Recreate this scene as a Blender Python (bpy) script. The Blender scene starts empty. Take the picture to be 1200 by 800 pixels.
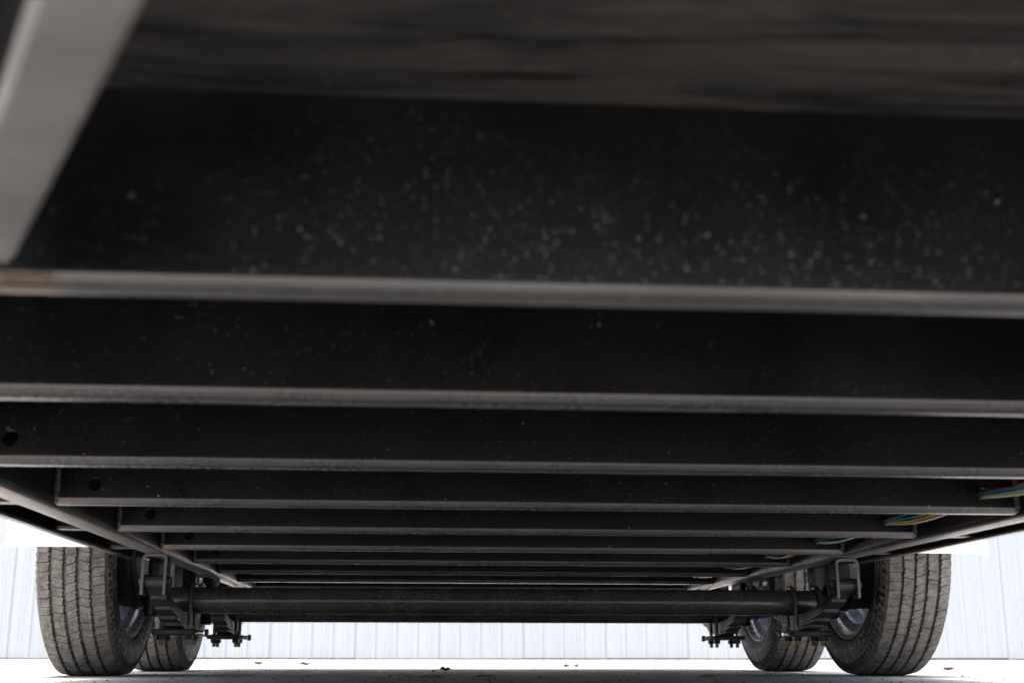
import bpy, bmesh, math, random
from mathutils import Vector, Matrix
random.seed(7)
PI = math.pi
sc = bpy.context.scene
COL = sc.collection

# ------------------------------------------------------------------ camera
YAW, PITCH, ROLL = 0.0794, 0.2459, 0.0011
CAM = Vector((-0.23, 0.0, 0.0524))
fw = Vector((math.sin(YAW)*math.cos(PITCH), math.cos(YAW)*math.cos(PITCH), math.sin(PITCH)))
rt = Vector((math.cos(YAW), -math.sin(YAW), 0))
up = rt.cross(fw)
rt, up = rt*math.cos(ROLL)+up*math.sin(ROLL), up*math.cos(ROLL)-rt*math.sin(ROLL)
cd = bpy.data.cameras.new('camera')
cam = bpy.data.objects.new('camera', cd); COL.objects.link(cam)
cam.matrix_world = Matrix(((rt.x, up.x, -fw.x, CAM.x), (rt.y, up.y, -fw.y, CAM.y), (rt.z, up.z, -fw.z, CAM.z), (0, 0, 0, 1)))
cd.sensor_width = 36.0
cd.lens = 36.0*1460.7/1200.0
cd.clip_start = 0.02; cd.clip_end = 2000
cd.dof.use_dof = True
cd.dof.focus_distance = 3.1
cd.dof.aperture_fstop = 6.0
sc.camera = cam

# ------------------------------------------------------------------ light
SUN_EL, SUN_AZ = math.radians(81), math.radians(208)      # azimuth from +Y clockwise: near the zenith, behind the camera and to the left
w = bpy.data.worlds.new('World'); sc.world = w; w.use_nodes = True
nt = w.node_tree
bg = nt.nodes['Background']
sky = nt.nodes.new('ShaderNodeTexSky'); sky.sky_type = 'NISHITA'; sky.sun_disc = False
sky.sun_elevation = SUN_EL; sky.sun_rotation = SUN_AZ; sky.dust_density = 7.0; sky.air_density = 1.0
nt.links.new(sky.outputs[0], bg.inputs[0]); bg.inputs[1].default_value = 0.15
sd = bpy.data.lights.new('sun', 'SUN'); sd.energy = 1.5; sd.angle = math.radians(2.0); sd.color = (1.0, 0.975, 0.94)
so = bpy.data.objects.new('sun', sd); COL.objects.link(so)
sdir = Vector((math.sin(SUN_AZ)*math.cos(SUN_EL), math.cos(SUN_AZ)*math.cos(SUN_EL), math.sin(SUN_EL)))
so.rotation_euler = sdir.to_track_quat('Z', 'Y').to_euler(); so.location = (0, -5, 12)

sc.view_settings.view_transform = 'Standard'; sc.view_settings.look = 'None'
sc.view_settings.exposure = 1.8; sc.view_settings.gamma = 1.0
sc.view_settings.use_curve_mapping = False
sc.render.engine = 'CYCLES'
sc.cycles.max_bounces = 8; sc.cycles.diffuse_bounces = 5; sc.cycles.glossy_bounces = 4
sc.cycles.use_adaptive_sampling = True; sc.cycles.adaptive_threshold = 0.02
sc.cycles.use_denoising = True
sc.cycles.sample_clamp_indirect = 6.0

# ------------------------------------------------------------------ materials
class NT:
    def __init__(s, name):
        s.m = bpy.data.materials.new(name); s.m.use_nodes = True
        s.t = s.m.node_tree; s.b = s.t.nodes['Principled BSDF']
        tc = s.t.nodes.new('ShaderNodeTexCoord'); s.obj = tc.outputs['Object']
        geo = s.t.nodes.new('ShaderNodeNewGeometry'); s.pos = geo.outputs['Position']
    def n(s, kind, **kw):
        nd = s.t.nodes.new(kind)
        for k, v in kw.items():
            if k.startswith('i_'):
                key = k[2:]
                key = int(key) if key.isdigit() else key.replace('_', ' ')
                if hasattr(v, 'is_output'): s.t.links.new(v, nd.inputs[key])
                else: nd.inputs[key].default_value = v
            else: setattr(nd, k, v)
        return nd
    def mapping(s, vec, scale): return s.n('ShaderNodeMapping', i_Vector=vec, i_Scale=scale).outputs[0]
    def noise(s, vec, scale, detail=4, rough=.55, dist=0):
        return s.n('ShaderNodeTexNoise', i_Vector=vec, i_Scale=scale, i_Detail=detail, i_Roughness=rough, i_Distortion=dist).outputs['Fac']
    def ramp(s, fac, *stops):
        r = s.n('ShaderNodeValToRGB', i_Fac=fac); el = r.color_ramp.elements
        while len(el) < len(stops): el.new(0.5)
        for e, (p, c) in zip(el, stops):
            e.position = p; e.color = (c, c, c, 1) if not isinstance(c, tuple) else (*c, 1)
        return r.outputs[0]
    def math(s, op, a, b=0.0, c=0.0):
        nd = s.n('ShaderNodeMath', operation=op)
        for i, v in enumerate((a, b, c)):
            if hasattr(v, 'is_output'): s.t.links.new(v, nd.inputs[i])
            else: nd.inputs[i].default_value = v
        return nd.outputs[0]
    def mix(s, fac, a, b, mode='MIX'):
        nd = s.n('ShaderNodeMix', data_type='RGBA', blend_type=mode)
        for i, v in ((0, fac), (6, a), (7, b)):
            if hasattr(v, 'is_output'): s.t.links.new(v, nd.inputs[i])
            else: nd.inputs[i].default_value = v if i == 0 else (*v, 1)
        return nd.outputs[2]
    def set(s, key, v):
        if hasattr(v, 'is_output'): s.t.links.new(v, s.b.inputs[key])
        else: s.b.inputs[key].default_value = (*v, 1) if isinstance(v, tuple) else v
    def bump(s, h, strength, dist):
        b = s.n('ShaderNodeBump', i_Height=h, i_Strength=strength, i_Distance=dist)
        s.t.links.new(b.outputs[0], s.b.inputs['Normal'])

def specks(q, vec, scale, rmin, rmax, thresh, pw=3.0):
    """mask of small dust grains: a few of the Voronoi cells hold a dot of random size and strength"""
    rnd = q.n('ShaderNodeObjectInfo').outputs['Random']
    sx = q.n('ShaderNodeSeparateXYZ', i_Vector=vec)
    uv = q.n('ShaderNodeCombineXYZ', i_X=q.math('MULTIPLY_ADD', rnd, 37.0, sx.outputs[0]), i_Y=q.math('SUBTRACT', sx.outputs[2], sx.outputs[1])).outputs[0]
    ds = q.n('ShaderNodeTexNoise', i_Vector=uv, i_Scale=scale*2.2, i_Detail=1.0).outputs['Color']
    uv = q.n('ShaderNodeVectorMath', operation='MULTIPLY_ADD', i_0=ds, i_1=(.55/scale,)*3, i_2=uv).outputs[0]
    v = q.n('ShaderNodeTexVoronoi', i_Vector=uv, i_Scale=scale, feature='F1', voronoi_dimensions='2D')
    sep = q.n('ShaderNodeSeparateColor', i_Color=v.outputs['Color'])
    on = q.math('GREATER_THAN', sep.outputs[0], thresh)
    rad = q.math('MULTIPLY_ADD', q.math('POWER', sep.outputs[1], pw), rmax-rmin, rmin)
    dot = q.math('LESS_THAN', v.outputs['Distance'], rad)
    return q.math('MULTIPLY', q.math('MULTIPLY', on, dot), q.math('MULTIPLY_ADD', sep.outputs[2], .7, .3))

def black_paint(name, rust=None, base=.0035, rough=.34, film=0.0, grains=1.0, fine=.62, spec=.5, low=False):  # film: amount of grey mixed in, on undersides for ground bounce
    q = NT(name); q.set('Specular IOR Level', spec)
    n1 = q.noise(q.pos, 9, 3); n2 = q.noise(q.pos, 140, 2)
    c = q.mix(q.ramp(n1, (.35, 0.0), (.75, 1.0)), (base, base, base*1.04), (base*1.9, base*1.85, base*1.8))
    if film: c = q.mix(q.ramp(q.noise(q.mapping(q.pos, (.8, 3, 3)), 7, 5, .65), (.3, film*.6), (.72, film)), c, (.30, .29, .275))  # grey mixed into the black; on undersides it stands in for ground bounce
    cl = q.ramp(q.noise(q.pos, 4.5, 3), (.34, .22), (.64, 1.0))
    if low:                                     # grains thin out towards the top of the web
        zz = q.n('ShaderNodeSeparateXYZ', i_Vector=q.obj).outputs[2]
        cl = q.math('MULTIPLY', cl, q.ramp(q.math('ADD', zz, q.math('MULTIPLY', q.math('SUBTRACT', q.noise(q.pos, 12, 2), .5), .10)), (.315, 1.0), (.405, .16)))
    sp = q.math('MULTIPLY', specks(q, q.obj, 240, .06, .24, fine), cl)
    c = q.mix(q.math('MULTIPLY', sp, .5*grains), c, (.46, .43, .38))
    sp2 = q.math('MULTIPLY', specks(q, q.obj, 62, .025, .085, .88), cl)
    c = q.mix(q.math('MULTIPLY', sp2, .95*grains), c, (.66, .62, .55))
    if rust:
        x0, hw = rust
        sx = q.n('ShaderNodeSeparateXYZ', i_Vector=q.obj).outputs[0]
        d = q.math('ABSOLUTE', q.math('SUBTRACT', sx, x0))
        d = q.math('ADD', d, q.math('MULTIPLY', q.math('SUBTRACT', q.noise(q.pos, 45, 4), .5), hw*1.6))
        m = q.ramp(d, (hw*.55, 1.0), (hw*1.15, 0.0))
        c = q.mix(q.math('MULTIPLY', m, .45), c, (.30, .19, .12))
    q.set('Base Color', c)
    q.set('Roughness', q.ramp(q.math('ADD', q.math('MULTIPLY', n1, .6), q.math('MULTIPLY', n2, .4)), (.3, rough-.08), (.7, rough+.14)))
    q.bump(n2, .15, .0012)
    return q.m

def plain(name, col, rough, metal=0.0, var=.25, scale=30, bump=.1):
    q = NT(name)
    n = q.noise(q.pos, scale, 5)
    q.set('Base Color', q.mix(q.ramp(n, (.3, 0.0), (.7, 1.0)), tuple(x*(1-var) for x in col), tuple(min(1, x*(1+var*.6)) for x in col)))
    q.set('Roughness', q.ramp(n, (.3, max(.03, rough-.06)), (.7, rough+.08))); q.set('Metallic', metal)
    if bump: q.bump(q.noise(q.pos, scale*6, 3), bump, .001)
    return q.m

M = {}
M['paint'] = black_paint('black_paint', grains=.8, fine=.72, spec=.24, base=.0042)
M['paint_front'] = black_paint('black_paint_dusty_front', grains=1.3, fine=.36, spec=.25, base=.0028, low=True)
M['film'] = black_paint('lit_underside_paint', film=.52, rough=.38, grains=.6, fine=.8)  # black paint with bounce light put into its colour, for rail and tongue undersides
M['lit_flange'] = black_paint('satin_lit_flange_paint', rust=(-.80, .022), film=.62, rough=.27, grains=.6, fine=.8)  # flange undersides: bounce light painted in as grey, plus rust at the left end
M['lit_flange_front'] = black_paint('lit_front_flange_paint', rust=(-.515, .055), film=.55, rough=.36)  # same painted-in bounce light for the first crossmember, with rust by the tongue
M['satin'] = black_paint('satin_axle_paint', film=.32, rough=.22, grains=1.0, fine=.86, spec=.7)
M['rustweld'] = plain('rusty_weld', (.20, .14, .10), .6, 0, .5, 60, .5)
M['weld'] = plain('weld_bead', (.13, .125, .12), .38, .3, .4, 120, .5)
M['spring'] = plain('spring_steel_paint', (.030, .030, .031), .45, 0, .5, 40)
M['zinc'] = plain('zinc_plated_steel', (.58, .50, .34), .38, .8, .3, 60)
M['bright'] = plain('bright_steel', (.82, .82, .80), .22, .9, .1, 60)
M['silver'] = plain('silver_wheel_paint', (.80, .84, .92), .28, .45, .15, 25)
M['drum'] = plain('brake_drum_black', (.018, .018, .019), .5, 0, .4, 30)
M['white'] = plain('white_fender_paint', (.86, .86, .86), .3, 0, .03, 8, 0)
M['leafmat'] = plain('dry_leaf', (.16, .075, .045), .8, 0, .5, 90)
M['chip'] = plain('wood_chip', (.45, .31, .17), .85, 0, .4, 60)
M['grit'] = plain('grit', (.20, .185, .165), .9, 0, .5, 15)
M['trim'] = plain('dark_base_gap', (.05, .04, .035), .9, 0, .4, 10)
for nme, c in (('green', (.02, .34, .24)), ('blue', (.05, .20, .55)), ('yellow', (.75, .47, .05)), ('white', (.78, .75, .70)), ('red', (.45, .03, .03)), ('brown', (.20, .11, .07))):
    M['wire_'+nme] = plain('wire_insulation_'+nme, c, .45, 0, .15, 50, 0)

def mat_tread():
    q = NT('dusty_tread_rubber')
    n = q.noise(q.obj, 48, 5, .7); n2 = q.noise(q.obj, 240, 3)
    c = q.mix(q.ramp(n, (.32, 0.0), (.7, 1.0)), (.060, .057, .053), (.245, .232, .208))
    c = q.mix(q.math('MULTIPLY', q.ramp(n2, (.48, 0.0), (.70, 1.0)), .6), c, (.285, .265, .23))
    c = q.mix(q.math('MULTIPLY', specks(q, q.obj, 90, .05, .16, .8), .8), c, (.4, .38, .33))
    q.set('Base Color', c); q.set('Roughness', .88); q.bump(q.math('ADD', n2, n), .5, .0015)
    return q.m
def mat_sidewall():
    q = NT('scuffed_sidewall_rubber')
    n = q.noise(q.obj, 14, 5, .6)
    c = q.mix(q.ramp(n, (.35, 0.0), (.75, 1.0)), (.007, .007, .007), (.024, .0225, .021))
    # pale curved scuffs: thin iso-lines of a stretched noise
    for sc_, mul, wd, st in ((6, 9.0, .06, .9), (11, 8.0, .07, .8)):
        f = q.noise(q.n('ShaderNodeMapping', i_Vector=q.obj, i_Location=(sc_, 3, 1)).outputs[0], sc_, 2, .5, 1.0)
        line = q.math('LESS_THAN', q.math('ABSOLUTE', q.math('SUBTRACT', q.math('FRACT', q.math('MULTIPLY', f, mul)), .5)), wd)
        line = q.math('MULTIPLY', line, q.ramp(q.noise(q.obj, 9+sc_, 3), (.40, 0.0), (.55, 1.0)))
        c = q.mix(q.math('MULTIPLY', line, st), c, (.42, .39, .34))
    sx = q.n('ShaderNodeSeparateXYZ', i_Vector=q.obj)
    rad = q.math('SQRT', q.math('ADD', q.math('MULTIPLY', sx.outputs[1], sx.outputs[1]), q.math('MULTIPLY', sx.outputs[2], sx.outputs[2])))
    ang = q.math('ARCTAN2', sx.outputs[1], sx.outputs[2])
    wob = q.noise(q.obj, 11, 3)
    brk = q.ramp(q.noise(q.n('ShaderNodeMapping', i_Vector=q.obj, i_Location=(5, 2, 8)).outputs[0], 12, 3), (.42, 0.0), (.52, 1.0))
    for r0, hw in ((.287, .0011), (.301, .0008)):
        ring = q.math('LESS_THAN', q.math('ABSOLUTE', q.math('ADD', q.math('SUBTRACT', rad, r0), q.math('MULTIPLY', q.math('SUBTRACT', wob, .5), .016))), hw)
        c = q.mix(q.math('MULTIPLY', q.math('MULTIPLY', ring, brk), .85), c, (.40, .37, .32))
    for ka, kr in ((8.0, 42.0), (-7.0, 55.0)):
        u = q.math('ADD', q.math('ADD', q.math('MULTIPLY', ang, ka), q.math('MULTIPLY', rad, kr)), q.math('MULTIPLY', wob, 2.2))
        ln = q.math('LESS_THAN', q.math('FRACT', u), .04)
        c = q.mix(q.math('MULTIPLY', q.math('MULTIPLY', ln, brk), .7), c, (.34, .315, .27))
    q.set('Base Color', c); q.set('Roughness', .62); q.bump(q.noise(q.obj, 120, 3), .25, .001)
    return q.m
M['tread'] = mat_tread(); M['sidewall'] = mat_sidewall()

def mat_ground():
    q = NT('worn_concrete')
    n = q.noise(q.pos, .9, 8, .62); n2 = q.noise(q.pos, 11, 6, .65); n3 = q.noise(q.pos, 170, 4, .7)
    c = q.mix(q.ramp(n, (.3, 0.0), (.7, 1.0)), (.36, .345, .32), (.66, .64, .61))
    c = q.mix(q.math('MULTIPLY', q.ramp(n2, (.40, 0.0), (.66, 1.0)), .8), c, (.21, .195, .17))
    c = q.mix(q.math('MULTIPLY', q.ramp(n3, (.5, 0.0), (.62, 1.0)), .6), c, (.64, .625, .60))
    c = q.mix(q.math('MULTIPLY', specks(q, q.pos, 60, .08, .34, .5), .85), c, (.12, .11, .10))
    q.set('Base Color', c); q.set('Roughness', q.ramp(n2, (.35, .42), (.7, .68)))
    q.bump(q.math('ADD', n3, q.math('MULTIPLY', n2, 2.0)), .22, .002)
    return q.m
M['ground'] = mat_ground()

def mat_wall():
    q = NT('white_ribbed_sheet_metal')
    n = q.noise(q.mapping(q.pos, (1.2, 1, .25)), 2.2, 6)
    c = q.mix(q.ramp(n, (.3, 0.0), (.75, 1.0)), (.350, .380, .400), (.362, .392, .412))
    st = q.noise(q.mapping(q.pos, (14, 1, .6)), 3, 3)
    c = q.mix(q.math('MULTIPLY', q.ramp(st, (.6, 0.0), (.8, 1.0)), .03), c, (.28, .28, .27))
    low = q.ramp(q.math('ADD', q.n('ShaderNodeSeparateXYZ', i_Vector=q.pos).outputs[2], q.math('MULTIPLY', q.noise(q.pos, 6, 5), .25)), (.12, 1.0), (.24, 0.0))
    c = q.mix(q.math('MULTIPLY', low, .18), c, (.24, .22, .19))
    q.set('Base Color', c); q.set('Roughness', .5)
    return q.m
M['wall'] = mat_wall()

def mat_wood():
    q = NT('dark_stained_plywood')
    v = q.mapping(q.pos, (1.3, 11.0, 11.0))
    wv = q.noise(v, 2.6, 4, .5, 1.2)
    n = q.noise(q.mapping(q.pos, (9, 45, 45)), 2.5, 5, .7)
    k = q.math('ADD', q.math('MULTIPLY', wv, .7), q.math('MULTIPLY', n, .45))
    c = q.mix(q.ramp(k, (.42, 0.0), (.74, 1.0)), (.006, .006, .006), (.060, .057, .053))
    c = q.mix(q.math('MULTIPLY', specks(q, q.pos, 60, .04, .1, .85), .5), c, (.3, .26, .2))
    q.set('Base Color', c); q.set('Roughness', .8); q.set('Specular IOR Level', .2); q.bump(k, .3, .002)
    return q.m
M['wood'] = mat_wood()

# ------------------------------------------------------------------ mesh helpers
def finish(bm, smooth=None):
    bmesh.ops.recalc_face_normals(bm, faces=bm.faces[:])
    if smooth is not None:
        for f in bm.faces: f.smooth = True
        for e in bm.edges:
            if len(e.link_faces) == 2 and e.calc_face_angle(0) > smooth: e.smooth = False
    return bm
def mesh(name, bm, mats, smooth=.6):
    finish(bm, smooth)
    me = bpy.data.meshes.new(name); bm.to_mesh(me); bm.free()
    for m in (mats if isinstance(mats, (list, tuple)) else [mats]): me.materials.append(M[m])
    return me
def obj(name, data, parent=None, loc=(0, 0, 0), rot=(0, 0, 0)):
    o = bpy.data.objects.new(name, data); COL.objects.link(o)
    o.location = loc; o.rotation_euler = rot
    if parent: o.parent = parent
    return o
def tag(o, label=None, cat=None, group=None, kind=None):
    if label: o['label'] = label
    if cat: o['category'] = cat
    if group: o['group'] = group
    if kind: o['kind'] = kind
    return o

def box(bm, x0, x1, y0, y1, z0, z1, bev=0.0, mi=0):
    r = bmesh.ops.create_cube(bm, size=1.0)
    vs = r['verts']
    for v in vs:
        v.co = Vector((x0+(v.co.x+.5)*(x1-x0), y0+(v.co.y+.5)*(y1-y0), z0+(v.co.z+.5)*(z1-z0)))
    if bev:
        es = list({e for v in vs for e in v.link_edges})
        bmesh.ops.bevel(bm, geom=es, offset=bev, segments=2, affect='EDGES', profile=.5)
def sweep(bm, prof, a, b, axis, close=True, film=None):  # film: faces that take the paler copy with light in its colour
    """extrude a closed 2D profile between a and b along axis ('x': prof=(y,z), 'y': prof=(x,z))"""
    def P(u, v, t): return (t, u, v) if axis == 'x' else (u, t, v)
    A = [bm.verts.new(P(u, v, a)) for u, v in prof]; B = [bm.verts.new(P(u, v, b)) for u, v in prof]
    n = len(prof)
    for i in range(n):
        f = bm.faces.new((A[i], A[(i+1) % n], B[(i+1) % n], B[i]))
        if film and i in film: f.material_index = 1  # listed faces get the paler copy with light in its colour
    if close: bm.faces.new(A); bm.faces.new(B)
def lathe(bm, prof, seg, close=False, mi=0):
    """revolve (x, r) profile about the X axis"""
    rings = []
    for i in range(seg):
        a = 2*PI*i/seg
        rings.append([bm.verts.new((x, r*math.sin(a), r*math.cos(a))) for x, r in prof])
    n = len(prof)
    for i in range(seg):
        A, B = rings[i], rings[(i+1) % seg]
        for j in range(n if close else n-1):
            f = bm.faces.new((A[j], A[(j+1) % n], B[(j+1) % n], B[j])); f.material_index = mi
def cyl(bm, p, q_, r, seg=16, r2=None):
    p, q_ = Vector(p), Vector(q_); d = q_-p
    mt = Matrix.Translation((p+q_)/2) @ d.to_track_quat('Z', 'Y').to_matrix().to_4x4()
    bmesh.ops.create_cone(bm, cap_ends=True, segments=seg, radius1=r, radius2=r if r2 is None else r2, depth=d.length, matrix=mt)
def tube(bm, pts, r, seg=8, cap=True):
    pts = [Vector(p) for p in pts]; rings = []
    prev = None
    for i, p in enumerate(pts):
        t = (pts[min(i+1, len(pts)-1)]-pts[max(i-1, 0)]).normalized()
        if prev is None:
            ref = Vector((0, 0, 1)) if abs(t.z) < .9 else Vector((1, 0, 0)); u = t.cross(ref).normalized()
        else: u = (prev-t*prev.dot(t)).normalized()
        v = t.cross(u); prev = u
        rings.append([bm.verts.new(p+(u*math.cos(2*PI*k/seg)+v*math.sin(2*PI*k/seg))*r) for k in range(seg)])
    for A, B in zip(rings, rings[1:]):
        for k in range(seg): bm.faces.new((A[k], A[(k+1) % seg], B[(k+1) % seg], B[k]))
    if cap: bm.faces.new(rings[0]); bm.faces.new(rings[-1])

# ------------------------------------------------------------------ setting: ground and the building behind
bm = bmesh.new()
bmesh.ops.create_grid(bm, x_segments=8, y_segments=8, size=400)
tag(obj('ground', mesh('ground', bm, 'ground', None)), kind='structure')

WY, PW = 14.0, 0.9144
bld = obj('metal_building', None, None, (0, WY, 0))
tag(bld, 'pale blue-white ribbed metal building wall behind the trailer', 'building')
def panel_mesh():
    bm = bmesh.new(); prof = []
    for k in range(4):
        x = k*PW/4
        prof += [(x, 0), (x+.075, 0), (x+.080, -.004), (x+.090, -.004), (x+.095, 0), (x+.115, 0), (x+.120, -.004), (x+.130, -.004), (x+.135, 0), (x+.160, 0), (x+.178, -.019), (x+.208, -.019), (x+.2255, -.001)]
    prof.append((PW+.0, 0)); prof.append((PW+.004, -.005)); prof.append((PW+.006, -.003))
    zs = (.016, 2.2, 4.4)
    rows = [[bm.verts.new((x, y-(.0), z)) for x, y in prof] for z in zs]
    for A, B in zip(rows, rows[1:]):
        for i in range(len(prof)-1): bm.faces.new((A[i], A[i+1], B[i+1], B[i]))
    me = mesh('wall_panel', bm, 'wall', .1)
    return me
pm = panel_mesh()
for i in range(34):
    o = obj('wall_panel', pm, bld, (-17*PW+i*PW+.10, random.uniform(-.003, .003), random.uniform(-.006, .006)))
bm = bmesh.new(); box(bm, -17*PW, 17*PW, .03, .25, -.05, 4.35); obj('foundation', mesh('foundation', bm, 'trim', None), bld)
bm = bmesh.new(); box(bm, -17.2*PW, 17.2*PW, -.06, .3, 4.36, 4.5, .01); obj('eave_trim', mesh('eave_trim', bm, 'wall', None), bld)

# ------------------------------------------------------------------ the trailer
trailer = obj('utility_trailer', None)
tag(trailer, 'underside of a black steel tandem-axle trailer with white fenders', 'trailer')
HC, HR, HD = .288, .281, .427          # undersides: crossmember, frame rail, deck
XE = .806                               # half length of a crossmember
Y0, SP = .7287, .4449
CY = [.800]+[Y0+k*SP for k in range(1, 10)]
XH, ZH, RH = .744, .3195, .0108         # wiring hole

def crossmember_mesh(hs, mats):
    bm = bmesh.new()
    # web with one hole near each end
    out = [(-XE, HC+.0125), (XE, HC+.0125), (XE, HD-.007), (-XE, HD-.007)]
    vs = [bm.verts.new((x, 0, z)) for x, z in out]; es = [bm.edges.new((vs[i], vs[(i+1) % 4])) for i in range(4)]
    for s in (-1, 1):
        c = [bm.verts.new((s*XH+RH*math.cos(2*PI*k/20), 0, ZH+RH*math.sin(2*PI*k/20))) for k in range(20)]
        es += [bm.edges.new((c[k], c[(k+1) % 20])) for k in range(20)]
    r = bmesh.ops.triangle_fill(bm, edges=es, use_beauty=True)
    fs = [g for g in r['geom'] if isinstance(g, bmesh.types.BMFace)]
    # triangle_fill may cover the holes: drop faces whose centre is inside one
    for f in fs[:]:
        c = f.calc_center_median()
        if min(math.hypot(c.x-XH, c.z-ZH), math.hypot(c.x+XH, c.z-ZH)) < RH*.8 and all(min(math.hypot(v.co.x-XH, v.co.z-ZH), math.hypot(v.co.x+XH, v.co.z-ZH)) < RH*1.02 for v in f.verts):
            bm.faces.remove(f); fs.remove(f)
    ex = bmesh.ops.extrude_face_region(bm, geom=fs)
    for v in ex['geom']:
        if isinstance(v, bmesh.types.BMVert): v.co.y += .007
    # bottom flange: rounded heel, shallow crease, rolled toe
    h = HC
    prof = [(0, h+.0126), (0, h+.0092*hs), (.0006, h+.0064*hs), (.0022, h+.0036*hs), (.0048, h+.0016*hs), (.0074, h+.0006), (.0082, h+.0030), (.0108, h+.0030), (.0116, h+.0002), (.0135, h-.0003), (.020, h-.0010), (.030, h-.0004), (.0355, h+.0010), (.0385, h+.0036), (.0390, h+.0070), (.0370, h+.0085), (.012, h+.0105), (.0071, h+.0140)]
    sweep(bm, prof, -XE, XE, 'x', film=(1, 2, 3, 4, 8, 9, 10, 11, 12, 13))  # pale faces have bounce light painted in; crease kept black as painted shade
    sweep(bm, [(0, HD-.0069), (.0, HD-.001), (.05, HD-.001), (.05, HD-.0069)], -XE, XE, 'x')
    return mesh('crossmember', bm, mats, .5)
cmesh = crossmember_mesh(1.0, ['paint', 'lit_flange'])
cfront = crossmember_mesh(.7, ['paint_front', 'lit_flange_front'])
def weld_mesh():
    bm = bmesh.new()
    z = HC+.012
    while z < HD-.012:
        bmesh.ops.create_icosphere(bm, subdivisions=1, radius=random.uniform(.0055, .0075), matrix=Matrix.Translation((random.uniform(-.001, .001), -.001, z)))
        z += .0052
    for k in range(5):
        bmesh.ops.create_icosphere(bm, subdivisions=1, radius=random.uniform(.004, .0055), matrix=Matrix.Translation((random.uniform(-.001, .001), .004+k*.0085, HC+.005)))
    return mesh('weld_bead', bm, 'weld', 1.5)
wmesh = weld_mesh()
bm = bmesh.new()
h = HC+.001
sweep(bm, [(0, HD-.001), (0, h+.006), (.003, h+.001), (.010, h), (.033, h), (.039, h+.005), (.038, h+.010), (.008, h+.010), (.007, HD-.001)], .862, .9285, 'x', film=(2, 3, 4))  # film faces: grey that imitates ground bounce
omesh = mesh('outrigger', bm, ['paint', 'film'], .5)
for k, y in enumerate(CY):
    c = obj('crossmember', cfront if k == 0 else cmesh, trailer, (0, y, 0))
    for s in (-1, 1):
        obj('weld_bead', wmesh, c, (s*(XE-.003), 0, 0))
        if k and not (3.2 < y < 4.6):
            obj('outrigger', omesh, trailer, (0 if s > 0 else 0, y, 0), (0, 0, 0)).scale = (s, 1, 1)

# frame rails: C channels, web inside, flanges outwards
YF, YR = .42, 4.83
for s in (-1, 1):
    bm = bmesh.new(); x0, h = .807, HR
    prof = [(x0, HD-.002), (x0, h+.010), (x0+.0015, h+.005), (x0+.005, h+.0015), (x0+.011, h), (x0+.042, h), (x0+.048, h+.002), (x0+.050, h+.006), (x0+.048, h+.010), (x0+.012, h+.012), (x0+.007, h+.018), (x0+.007, HD-.009), (x0+.05, HD-.009), (x0+.05, HD-.002)]
    sweep(bm, [(s*a, b) for a, b in prof], YF, YR, 'y', film=(2, 3, 4, 5, 6))  # bottom faces use the grey that imitates ground bounce, web stays black
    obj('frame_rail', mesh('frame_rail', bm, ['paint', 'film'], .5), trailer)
    for ya, yb in ((YF, 3.30), (4.60, YR)):
        bm = bmesh.new()
        sweep(bm, [(s*a, b) for a, b in [(.9320, HD+.045), (.9320, h+.006), (.9230, h+.005), (.9225, h+.001), (.9235, h), (.9375, h), (.9385, h+.003), (.9385, HD+.045)]], ya, yb, 'y', film=(2, 3, 4, 5))  # film faces: grey that imitates ground bounce
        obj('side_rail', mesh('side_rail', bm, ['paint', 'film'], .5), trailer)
# tongue rails of the A frame, converging ahead of the bed
for s in (-1, 1):
    bm = bmesh.new()
    A = Vector((-.4735, .742)); d = Vector((.443, -1.0)).normalized(); n = Vector((-d.y, d.x))     # right edge, running forward
    n = -n if n.x > 0 else n
    B = A+d*1.08
    wdt = .0375
    pr = [(0, HR+.004), (.004, HR), (wdt-.004, HR), (wdt, HR+.004), (wdt, HR+.1), (0, HR+.1)]
    ra = [bm.verts.new((s*-(-(A+n*u).x), (A+n*u).y, v)) for u, v in pr]; rb = [bm.verts.new((s*-(-(B+n*u).x), (B+n*u).y, v)) for u, v in pr]
    for i in range(6): bm.faces.new((ra[i], ra[(i+1) % 6], rb[(i+1) % 6], rb[i])).material_index = 1 if i < 3 else 0  # underside faces get the painted bounce-light grey
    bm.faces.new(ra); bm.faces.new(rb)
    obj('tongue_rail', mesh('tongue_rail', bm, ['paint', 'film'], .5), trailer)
for s in (-1, 1):
    bm = bmesh.new()
    for k in range(34):
        t = k/33
        bmesh.ops.create_icosphere(bm, subdivisions=1, radius=random.uniform(.0024, .0036), matrix=Matrix.Translation((s*(-.470-.046*t), .799+random.uniform(-.0015, .0015), HR+.0075+.002*random.random())))
    obj('weld_bead', mesh('weld_bead', bm, 'rustweld', 1.5), trailer)
# deck: plywood panels
ys = [YF, 1.52, 2.74, 3.96, YR+.01]
for a, b in zip(ys, ys[1:]):
    bm = bmesh.new(); box(bm, -.9285, .9285, a+.001, b-.001, HD, HD+.03, .0015)
    obj('deck_panel', mesh('deck_panel', bm, 'wood', None), trailer)
for s, (ya, yb) in ((1, (YF-.008, YF-.0005)), (1, (YR+.0105, YR+.018))):
    bm = bmesh.new(); box(bm, -.938, .938, ya, yb, HR if ya > 2 else HD-.004, HD+.05, .002)
    obj('end_plate', mesh('end_plate', bm, 'paint', None), trailer)

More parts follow.
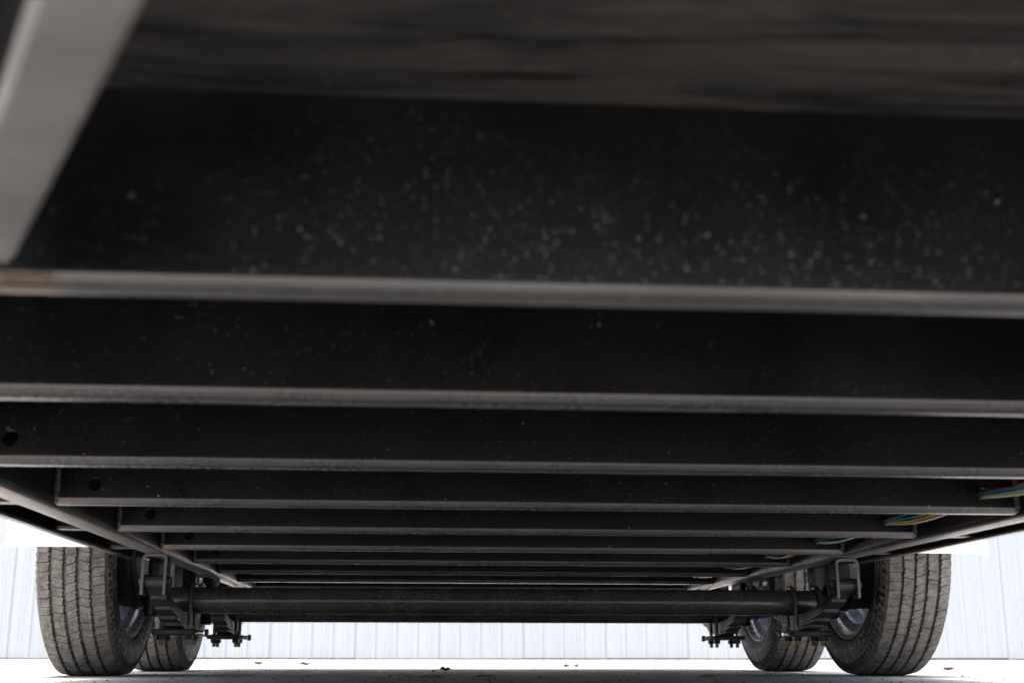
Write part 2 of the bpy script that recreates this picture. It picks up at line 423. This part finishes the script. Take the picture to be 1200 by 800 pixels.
# ------------------------------------------------------------------ axles, springs
AY = (3.355, 4.245)
ZA, RA, ZW = .188, .0335, .337
def axle_mesh():
    bm = bmesh.new()
    lathe(bm, [(-.905, 0.001), (-.905, RA), (.905, RA), (.905, .001)], 40)
    return mesh('axle', bm, 'satin', .6)
am = axle_mesh()
def arm_mesh():
    bm = bmesh.new()
    box(bm, -.016, .016, -.04, .04, -.042, .19, .006)
    cyl(bm, (0, 0, ZW-ZA), (.10, 0, ZW-ZA), .028, 20)
    return mesh('drop_arm', bm, 'paint', .6)
dm = arm_mesh()
XS = .8255
def leaf_z(y): return .154+.053*(y/.34)**2
LEAF = [(.335, 0), (.285, 1), (.225, 2), (.155, 3), (.10, 4)]
def leaf_mesh(half, lv):
    bm = bmesh.new(); n = 24; W = .0225
    rows = []
    for i in range(n+1):
        y = -half+2*half*i/n; z = leaf_z(y)-lv*.0082
        t = .0036
        wv = W if abs(abs(y)-half) > .012 or lv == 0 else W*.8
        rows.append([bm.verts.new((a, y, z+b)) for a, b in ((-wv, -t+.001), (-wv+.0012, -t), (wv-.0012, -t), (wv, -t+.001), (wv, t), (-wv, t))])
    for A, B in zip(rows, rows[1:]):
        for j in range(6): bm.faces.new((A[j], A[(j+1) % 6], B[(j+1) % 6], B[j]))
    bm.faces.new(rows[0]); bm.faces.new(rows[-1])
    if lv == 0:
        for sg in (-1, 1):
            z = leaf_z(half)+.012
            cc = [(-W, .008), (-W, .0155), (W, .0155), (W, .008)]
            b2 = bmesh.new(); lathe(b2, cc, 20, True)
            bmesh.ops.translate(b2, verts=b2.verts[:], vec=(0, sg*(half+.002), z))
            m2 = bpy.data.meshes.new('t'); b2.to_mesh(m2); b2.free(); bm.from_mesh(m2); bpy.data.meshes.remove(m2)
    return mesh('leaf', bm, 'spring', .5)
lm = [leaf_mesh(*a) for a in LEAF]
def plate_mesh():
    bm = bmesh.new(); box(bm, -.052, .052, -.062, .062, .1005, .1145, .003)
    return mesh('spring_plate', bm, 'spring', .5)
plm = plate_mesh()
bm = bmesh.new(); box(bm, -.024, .024, -.03, .03, .1148, .1212, .002); seatm = mesh('spring_seat', bm, 'spring', .5)
def ubolt_mesh():
    bm = bmesh.new(); R = RA+.0065
    pts = [(0, -R, .125), (0, -R, ZA)]+[(0, -R*math.cos(a), ZA+R*math.sin(a)) for a in [PI*k/14 for k in range(1, 14)]]+[(0, R, ZA), (0, R, .125)]
    tube(bm, pts, .0062, 12)
    return mesh('u_bolt', bm, 'satin', .6)
ubm = ubolt_mesh()
def thread_mesh():
    bm = bmesh.new()
    prof = []
    z = .076
    while z < .1245:
        prof += [(z, .0052), (z+.001, .0062)]; z += .002
    b2 = bmesh.new(); lathe(bm, [(prof[0][0], .0005)]+prof+[(prof[-1][0], .0005)], 12)
    b2.free()
    bmesh.ops.rotate(bm, verts=bm.verts[:], cent=(0, 0, 0), matrix=Matrix.Rotation(-PI/2, 3, 'Y'))
    return mesh('thread', bm, 'zinc', .9)
thm = thread_mesh()
bm = bmesh.new(); cyl(bm, (0, 0, .0885), (0, 0, .1), .0115, 6); nutm = mesh('nut', bm, 'spring', .3)
bm = bmesh.new(); cyl(bm, (0, 0, 0), (.02, 0, 0), .0062, 16); cyl(bm, (.02, 0, 0), (.026, 0, 0), .0085, 6); studm = mesh('stud', bm, 'bright', .5)
bm = bmesh.new(); cyl(bm, (.024, 0, 0), (.032, 0, 0), .0095, 6); 
stud2m = mesh('stud_nut', bm, 'spring', .4)

def hanger_mesh(depth=.05):
    """inverted U of bent strap"""
    bm = bmesh.new()
    o, i_, zt, zb, r = .0290, .0225, HR-.0015, .186, .012
    def arc(hw, zt, r): return [(-hw, zb)]+[(-hw+r-r*math.cos(a), zt-r+r*math.sin(a)) for a in [PI/2*k/5 for k in range(6)]]+[(hw-r+r*math.sin(a), zt-r+r*math.cos(a)) for a in [PI/2*k/5 for k in range(6)]]+[(hw, zb)]
    A = arc(o, zt, r); B = arc(i_, zt-.0065, r-.005)
    rings = []
    for y in (-depth/2, depth/2): rings.append(([bm.verts.new((x, y, z)) for x, z in A], [bm.verts.new((x, y, z)) for x, z in B]))
    (A0, B0), (A1, B1) = rings; n = len(A)
    for k in range(n-1):
        bm.faces.new((A0[k], A0[k+1], B0[k+1], B0[k])); bm.faces.new((A1[k], A1[k+1], B1[k+1], B1[k]))
        bm.faces.new((A0[k], A0[k+1], A1[k+1], A1[k])); bm.faces.new((B0[k], B0[k+1], B1[k+1], B1[k]))
    for k in (0, n-1): bm.faces.new((A0[k], B0[k], B1[k], A1[k]))
    return mesh('spring_hanger', bm, 'satin', .5)
hm = hanger_mesh()
bm = bmesh.new(); cyl(bm, (-.036, 0, 0), (.036, 0, 0), .0072, 12); cyl(bm, (-.037, 0, 0), (-.0292, 0, 0), .012, 6); cyl(bm, (.0292, 0, 0), (.038, 0, 0), .012, 6)
boltm = mesh('pivot_bolt', bm, 'spring', .5)
bm = bmesh.new()
eq = [(-.098, .200), (-.088, .190), (-.072, .196), (-.03, .222), (.03, .222), (.072, .196), (.088, .190), (.098, .200), (.094, .216), (.04, .250), (0, .258), (-.04, .250), (-.094, .216)]
for a, b in ((-.019, -.012), (.012, .019)): sweep(bm, eq, a, b, 'x')
eqm = mesh('equalizer', bm, 'spring', .4)

for s in (-1, 1):
    for y in (AY[0]-.337, (AY[0]+AY[1])/2, AY[1]+.337):
        hg = obj('spring_hanger', hm, trailer, (s*XS, y, 0))
        obj('pivot_bolt', boltm, hg, (0, 0, .217 if abs(y-sum(AY)/2) > .1 else .236))
    e = obj('equalizer', eqm, trailer, (s*XS, sum(AY)/2, 0))
    for sg in (-1, 1): obj('pivot_bolt', boltm, e, (0, sg*.088, .203)).scale = (.62, 1, 1)
for yy in AY:
    ax = obj('axle', am, trailer, (0, yy, ZA))
    for s in (-1, 1):
        obj('drop_arm', dm, ax, (s*.893, 0, 0)).scale = (s, 1, 1)
        sp = obj('leaf_spring', None, trailer, (s*XS, yy, 0))
        for m_ in lm: obj('leaf', m_, sp)
        pl = obj('spring_plate', plm, trailer, (s*(XS+.004), yy, 0))
        obj('spring_seat', seatm, pl)
        obj('stud', studm, pl, (-s*.052, -.02, .1055), (0, 0, PI if s > 0 else 0))
        obj('stud_nut', stud2m, pl, (-s*.052, -.02, .1055), (0, 0, PI if s > 0 else 0))
        for dx in (-.0345, .0345):
            ub = obj('u_bolt', ubm, trailer, (s*XS+dx, yy, 0))
            for dy in (-RA-.0065, RA+.0065):
                obj('thread', thm, ub, (0, dy, 0)); obj('nut', nutm, ub, (0, dy, 0), (0, 0, random.uniform(0, 1)))

# ------------------------------------------------------------------ wheels
XW = 1.024
def tyre_mesh():
    bm = bmesh.new(); R = .340
    half = [(.066, .2315), (.071, .2345), (.076, .2385), (.079, .243), (.0795, .246), (.083, .2475), (.0885, .262), (.0905, .278), (.0890, .2945), (.0865, .303), (.0868, .3065), (.0835, .3165), (.0795, .3235), (.0740, .3275), (.060, .3285), (.030, .3290), (0, .3293)]
    prof = [(-x, r) for x, r in half]+[(x, r) for x, r in reversed(half[:-1])]
    seg = 128; rings = []
    for i in range(seg):
        a = 2*PI*i/seg
        rings.append([bm.verts.new((x, r*math.sin(a), r*math.cos(a))) for x, r in prof])
    for i in range(seg):
        A, B = rings[i], rings[(i+1) % seg]
        for j in range(len(prof)-1):
            f = bm.faces.new((A[j], A[j+1], B[j+1], B[j])); f.material_index = 1 if abs((prof[j][1]+prof[j+1][1])/2) < .3255 else 0
    # tread blocks
    def pt(x, s_, r): a = s_; return bm.verts.new((x, r*math.sin(a), r*math.cos(a)))
    N = 96; da = 2*PI/N
    ribs = [(-.0775, -.0485, 1), (-.0449, -.0171, 0), (-.0135, .0135, 0), (.0171, .0449, 0), (.0485, .0775, 2)]
    for ri, (xa, xb, sh) in enumerate(ribs):
        off = (.0, .37, .71, .2, .55)[ri]*da; sl = (.05, -.14, .16, -.12, .05)[ri]
        for k in range(N):
            a0 = off+k*da+random.uniform(-.02, .02)*da; a1 = off+(k+1)*da-random.uniform(.045, .085)*da
            jl, jr = random.uniform(.0006, .0020), random.uniform(.0006, .0020)
            jig = random.uniform(.0014, .0030); hb = random.choice((0, 0, .0004, .0008))
            def rr(x): return R-.0016*(abs(x)/.075)**2-(.0045 if abs(x) > .076 else 0)
            def an(x, a): return a+sl*(x-(xa+xb)/2)/R*2
            wa_ = a1-a0
            L = [(xa, a0), (xa+jig*.2, a0+wa_*.30), (xa+jig*1.3, a0+wa_*.36), (xa+jig*.5, a0+wa_*.72), (xa+jig*1.5, a1)]
            Rr = [(xb-jig*.2, a1), (xb-jig*1.4, a0+wa_*.70), (xb-jig*.3, a0+wa_*.62), (xb-jig*1.2, a0+wa_*.25), (xb-jig*1.5, a0)]
            if sh == 1: L = [(xa, a0+wa_*t_) for t_ in (0, .25, .5, .75, 1)]
            if sh == 2: Rr = [(xb, a0+wa_*t_) for t_ in (1, .75, .5, .25, 0)]
            outl = L+Rr
            top = [pt(x+(.0008 if i < 5 else -.0008), an(x, a), rr(x)-hb-random.uniform(0, .0006)) for i, (x, a) in enumerate(outl)]
            bot = [pt(x+(-.001 if i < 5 else .001)+(-.004 if sh == 1 and i < 5 else 0)+(.004 if sh == 2 and i >= 5 else 0), an(x, a), .3270 if not (sh == 1 and i < 5 or sh == 2 and i >= 5) else .3215) for i, (x, a) in enumerate(outl)]
            bm.faces.new(top); n = len(top)
            for i in range(n): bm.faces.new((top[i], bot[i], bot[(i+1) % n], top[(i+1) % n]))
    # shoulder lugs running down the sidewall
    for sgn in (-1, 1):
        for k in range(N):
            a = (k+.5+(.0 if sgn < 0 else .35))*da; wa = da*.26
            for lo, hi in (((.0795, .3225), (.0868, .3060)),):
                o_ = [bm.verts.new((sgn*(x_+dx), r_*math.sin(a+t_), r_*math.cos(a+t_))) for (x_, r_), dx in ((lo, .0035), (hi, .0022)) for t_ in (-wa, wa)]
                i2 = [bm.verts.new((sgn*(x_-.004), r_*math.sin(a+t_), r_*math.cos(a+t_))) for (x_, r_) in (lo, hi) for t_ in (-wa, wa)]
                for A_, B_ in (((0, 1), None), ((1, 3), None), ((3, 2), None), ((2, 0), None)):
                    bm.faces.new((o_[A_[0]], o_[A_[1]], i2[A_[1]], i2[A_[0]]))
                bm.faces.new((o_[0], o_[1], o_[3], o_[2]))
    # flat where it stands
    for v in bm.verts:
        if v.co.z < -ZW: v.co.z = -ZW+.0002*random.random()
    return mesh('tyre', bm, ['tread', 'sidewall'], .45)
tym = tyre_mesh()
def rim_mesh():
    bm = bmesh.new()
    # +x is the outer face of the wheel; the inner (trailer) side is open
    lathe(bm, [(-.0780, .2440), (-.0815, .2425), (-.0815, .2390), (-.0770, .2330), (-.0690, .2280), (-.062, .2250), (-.056, .2245), (-.050, .2190), (-.044, .2075), (-.036, .2040), (-.012, .2030), (-.004, .2080), (.006, .2190), (.014, .2225), (.026, .2225), (.030, .2150), (.034, .19), (.030, .16), (.040, .12), (.034, .085), (.030, .042)], 96)
    for f in bm.faces:
        c_ = f.calc_center_median()
        if math.hypot(c_.y, c_.z) > .2365 and c_.x < 0: f.material_index = 1
    return mesh('rim', bm, ['silver', 'drum'], .35)
rmm = rim_mesh()
bm = bmesh.new()
lathe(bm, [(-.126, .030), (-.126, .06), (-.118, .075), (-.118, .150), (-.113, .166), (-.108, .169), (-.104, .169), (-.1035, .163), (-.10, .163), (-.098, .172), (-.088, .172), (-.086, .166), (-.045, .163), (-.02, .163), (-.012, .150), (-.012, .07), (.028, .06), (.028, .0005)], 72)
drm = mesh('brake_drum', bm, 'drum', .5)
for yy in AY:
    for s in (-1, 1):
        wh = obj('wheel', None, trailer, (s*XW, yy, ZW), (0, 0, 0 if s > 0 else PI))
        ty = obj('tyre', tym, wh, (0, 0, 0)); obj('rim', rmm, wh); obj('brake_drum', drm, wh)

# ------------------------------------------------------------------ fenders: bent sheet over both wheels of a side
for s in (-1, 1):
    bm = bmesh.new()
    path = [(2.905, .287), (2.912, .50), (2.935, .60), (2.985, .675), (3.06, .715), (3.15, .728), (4.41, .728), (4.51, .715), (4.585, .675), (4.635, .60), (4.655, .50), (4.66, .30)]
    t = .003
    xa, xb = .9395, 1.133
    def off(p, i):
        a = Vector(path[max(i-1, 0)]); b = Vector(path[min(i+1, len(path)-1)]); d = (b-a).normalized(); return Vector(p)+Vector((d.y, -d.x))*t
    A = [[bm.verts.new((s*x, p[0], p[1])) for p in path] for x in (xa, xb)]
    B = [[bm.verts.new((s*x, *off(p, i))) for i, p in enumerate(path)] for x in (xa, xb)]
    for k in range(len(path)-1):
        for G in (A, B): bm.faces.new((G[0][k], G[0][k+1], G[1][k+1], G[1][k]))
        for j in (0, 1): bm.faces.new((A[j][k], A[j][k+1], B[j][k+1], B[j][k]))
    for k in (0, len(path)-1): bm.faces.new((A[0][k], A[1][k], B[1][k], B[0][k]))
    # rolled outer lip
    for k in range(len(path)-1):
        p, q_ = Vector(path[k]), Vector(path[k+1])
    fd = obj('fender', mesh('fender', bm, 'white', .5), trailer)
    bm = bmesh.new(); tube(bm, [(s*(xb+.002), p[0], p[1]) for p in path], .005, 8)
    obj('fender_lip', mesh('fender_lip', bm, 'white', .9), fd)

# ------------------------------------------------------------------ wiring through the holes on the right
har = obj('wiring_harness', None, trailer)
cols = ['white', 'yellow', 'green', 'blue', 'red']
for wi, cname in enumerate(cols):
    ang = {'green': 2.7, 'blue': .9, 'yellow': -.2, 'white': -1.45, 'red': 1.7}[cname]; rr = .0046
    pts = []
    knots = [.45]+CY[:9]+[4.6]
    for a, b in zip(knots, knots[1:]):
        sag = random.uniform(.006, .018); lat = random.uniform(-.022, .0); tw = random.uniform(-.3, .3)
        for j in range(10):
            t = j/10; y = a+(b-a)*t; k = math.sin(PI*t)
            spread = rr*(1+.5*k)
            pts.append((XH+math.cos(ang+tw*t)*spread+lat*k, y, ZH+math.sin(ang+tw*t)*spread-sag*k*1.0-.0015))
        ang += tw
    bm = bmesh.new(); tube(bm, pts, .0018, 7)
    obj('wire', mesh('wire', bm, 'wire_'+cname, 1.2), har)

# ------------------------------------------------------------------ litter on the ground
def leaf_obj(name, x, y, L, W, rz, mat, lab, cat, curl=.35, thick=.001):
    bm = bmesh.new(); n = 9; rows = []
    for i in range(n+1):
        t = i/n; wv = W*(math.sin(PI*min(1, t*1.02+.02))**.7)*(1+random.uniform(-.25, .25)); z = curl*L*(.15+.5*abs(math.sin(t*4.0+rz)))*.4
        rows.append([(-wv/2, L*(t-.5), z+abs(wv)*.45), (0, L*(t-.5), z), (wv/2, L*(t-.5), z+abs(wv)*.35)])
    top = [[bm.verts.new(p) for p in r] for r in rows]; bot = [[bm.verts.new((p[0], p[1], p[2]-thick)) for p in r] for r in rows]
    for a in range(n):
        for b in range(2):
            bm.faces.new((top[a][b], top[a][b+1], top[a+1][b+1], top[a+1][b])); bm.faces.new((bot[a][b], bot[a][b+1], bot[a+1][b+1], bot[a+1][b]))
        for b in (0, 2): bm.faces.new((top[a][b], top[a+1][b], bot[a+1][b], bot[a][b]))
    for a in (0, n):
        for b in range(2): bm.faces.new((top[a][b], top[a][b+1], bot[a][b+1], bot[a][b]))
    o = obj(name, mesh(name, bm, mat, .8), None, (x, y, .0015), (0, 0, rz))
    return tag(o, lab, cat, 'litter on the concrete')
leaf_obj('dry_leaf', -.12, 3.98, .036, .022, 1.4, 'leafmat', 'dark curled leaf on the concrete at the shadow edge, left of centre', 'leaf', .8)
leaf_obj('dry_leaf', -.155, 3.99, .012, .010, .6, 'leafmat', 'tiny dark leaf scrap just left of the dark curled leaf', 'leaf', .6)
leaf_obj('dry_leaf', -.98, 6.5, .05, .03, 1.2, 'leafmat', 'small brown leaf on sunlit concrete, nearest the left wheels', 'leaf', .5)
leaf_obj('dry_leaf', -.72, 6.1, .055, .03, 1.7, 'leafmat', 'brown leaf on sunlit concrete, second from the left wheels', 'leaf', .5)
leaf_obj('dry_leaf', .42, 5.3, .034, .022, .8, 'leafmat', 'brown leaf on sunlit concrete below the middle of the axle', 'leaf', .6)
leaf_obj('dry_leaf', .46, 5.32, .03, .02, 2.2, 'leafmat', 'smaller leaf touching the one below the middle of the axle', 'leaf', .6)
leaf_obj('dry_leaf', 1.62, 4.3, .04, .022, 1.0, 'leafmat', 'brown leaf on the ground right of the right wheels', 'leaf', .4)
leaf_obj('wood_chip', -.178, 3.06, .066, .009, 1.55, 'chip', 'tan wood sliver in the shade under the trailer, leftmost one', 'wood chip', .05, .002)
leaf_obj('wood_chip', -.045, 3.15, .05, .008, 1.65, 'chip', 'tan wood sliver in the shade, middle of the three', 'wood chip', .05, .002)
leaf_obj('wood_chip', .50, 3.12, .048, .010, 1.45, 'chip', 'tan wood sliver in the shade nearest the right wheels', 'wood chip', .06, .002)
# grit lying on the concrete
vs, fsx = [], []
for i in range(5200):
    if i < 3600: y = 2.2+6.5*random.random()**1.6; x = -.1+random.uniform(-1, 1)*(.5+.42*y)
    else: y = random.uniform(5, 13.9); x = random.uniform(-7, 7)
    r = .0008+.0034*random.random()**3*(1.0 if y < 6 else 1.8); b = len(vs)
    a0 = random.random()*6
    for k in range(4): vs.append((x+r*math.cos(a0+k*1.57)*random.uniform(.7, 1.3), y+r*math.sin(a0+k*1.57)*random.uniform(.7, 1.3), .0002))
    vs.append((x+r*.2, y, r*random.uniform(.7, 1.2)))
    fsx += [(b, b+1, b+4), (b+1, b+2, b+4), (b+2, b+3, b+4), (b+3, b, b+4)]
me = bpy.data.meshes.new('grit'); me.from_pydata(vs, [], fsx); me.materials.append(M['grit'])
tag(obj('grit', me), 'fine grit scattered over the worn concrete', 'grit', kind='stuff')
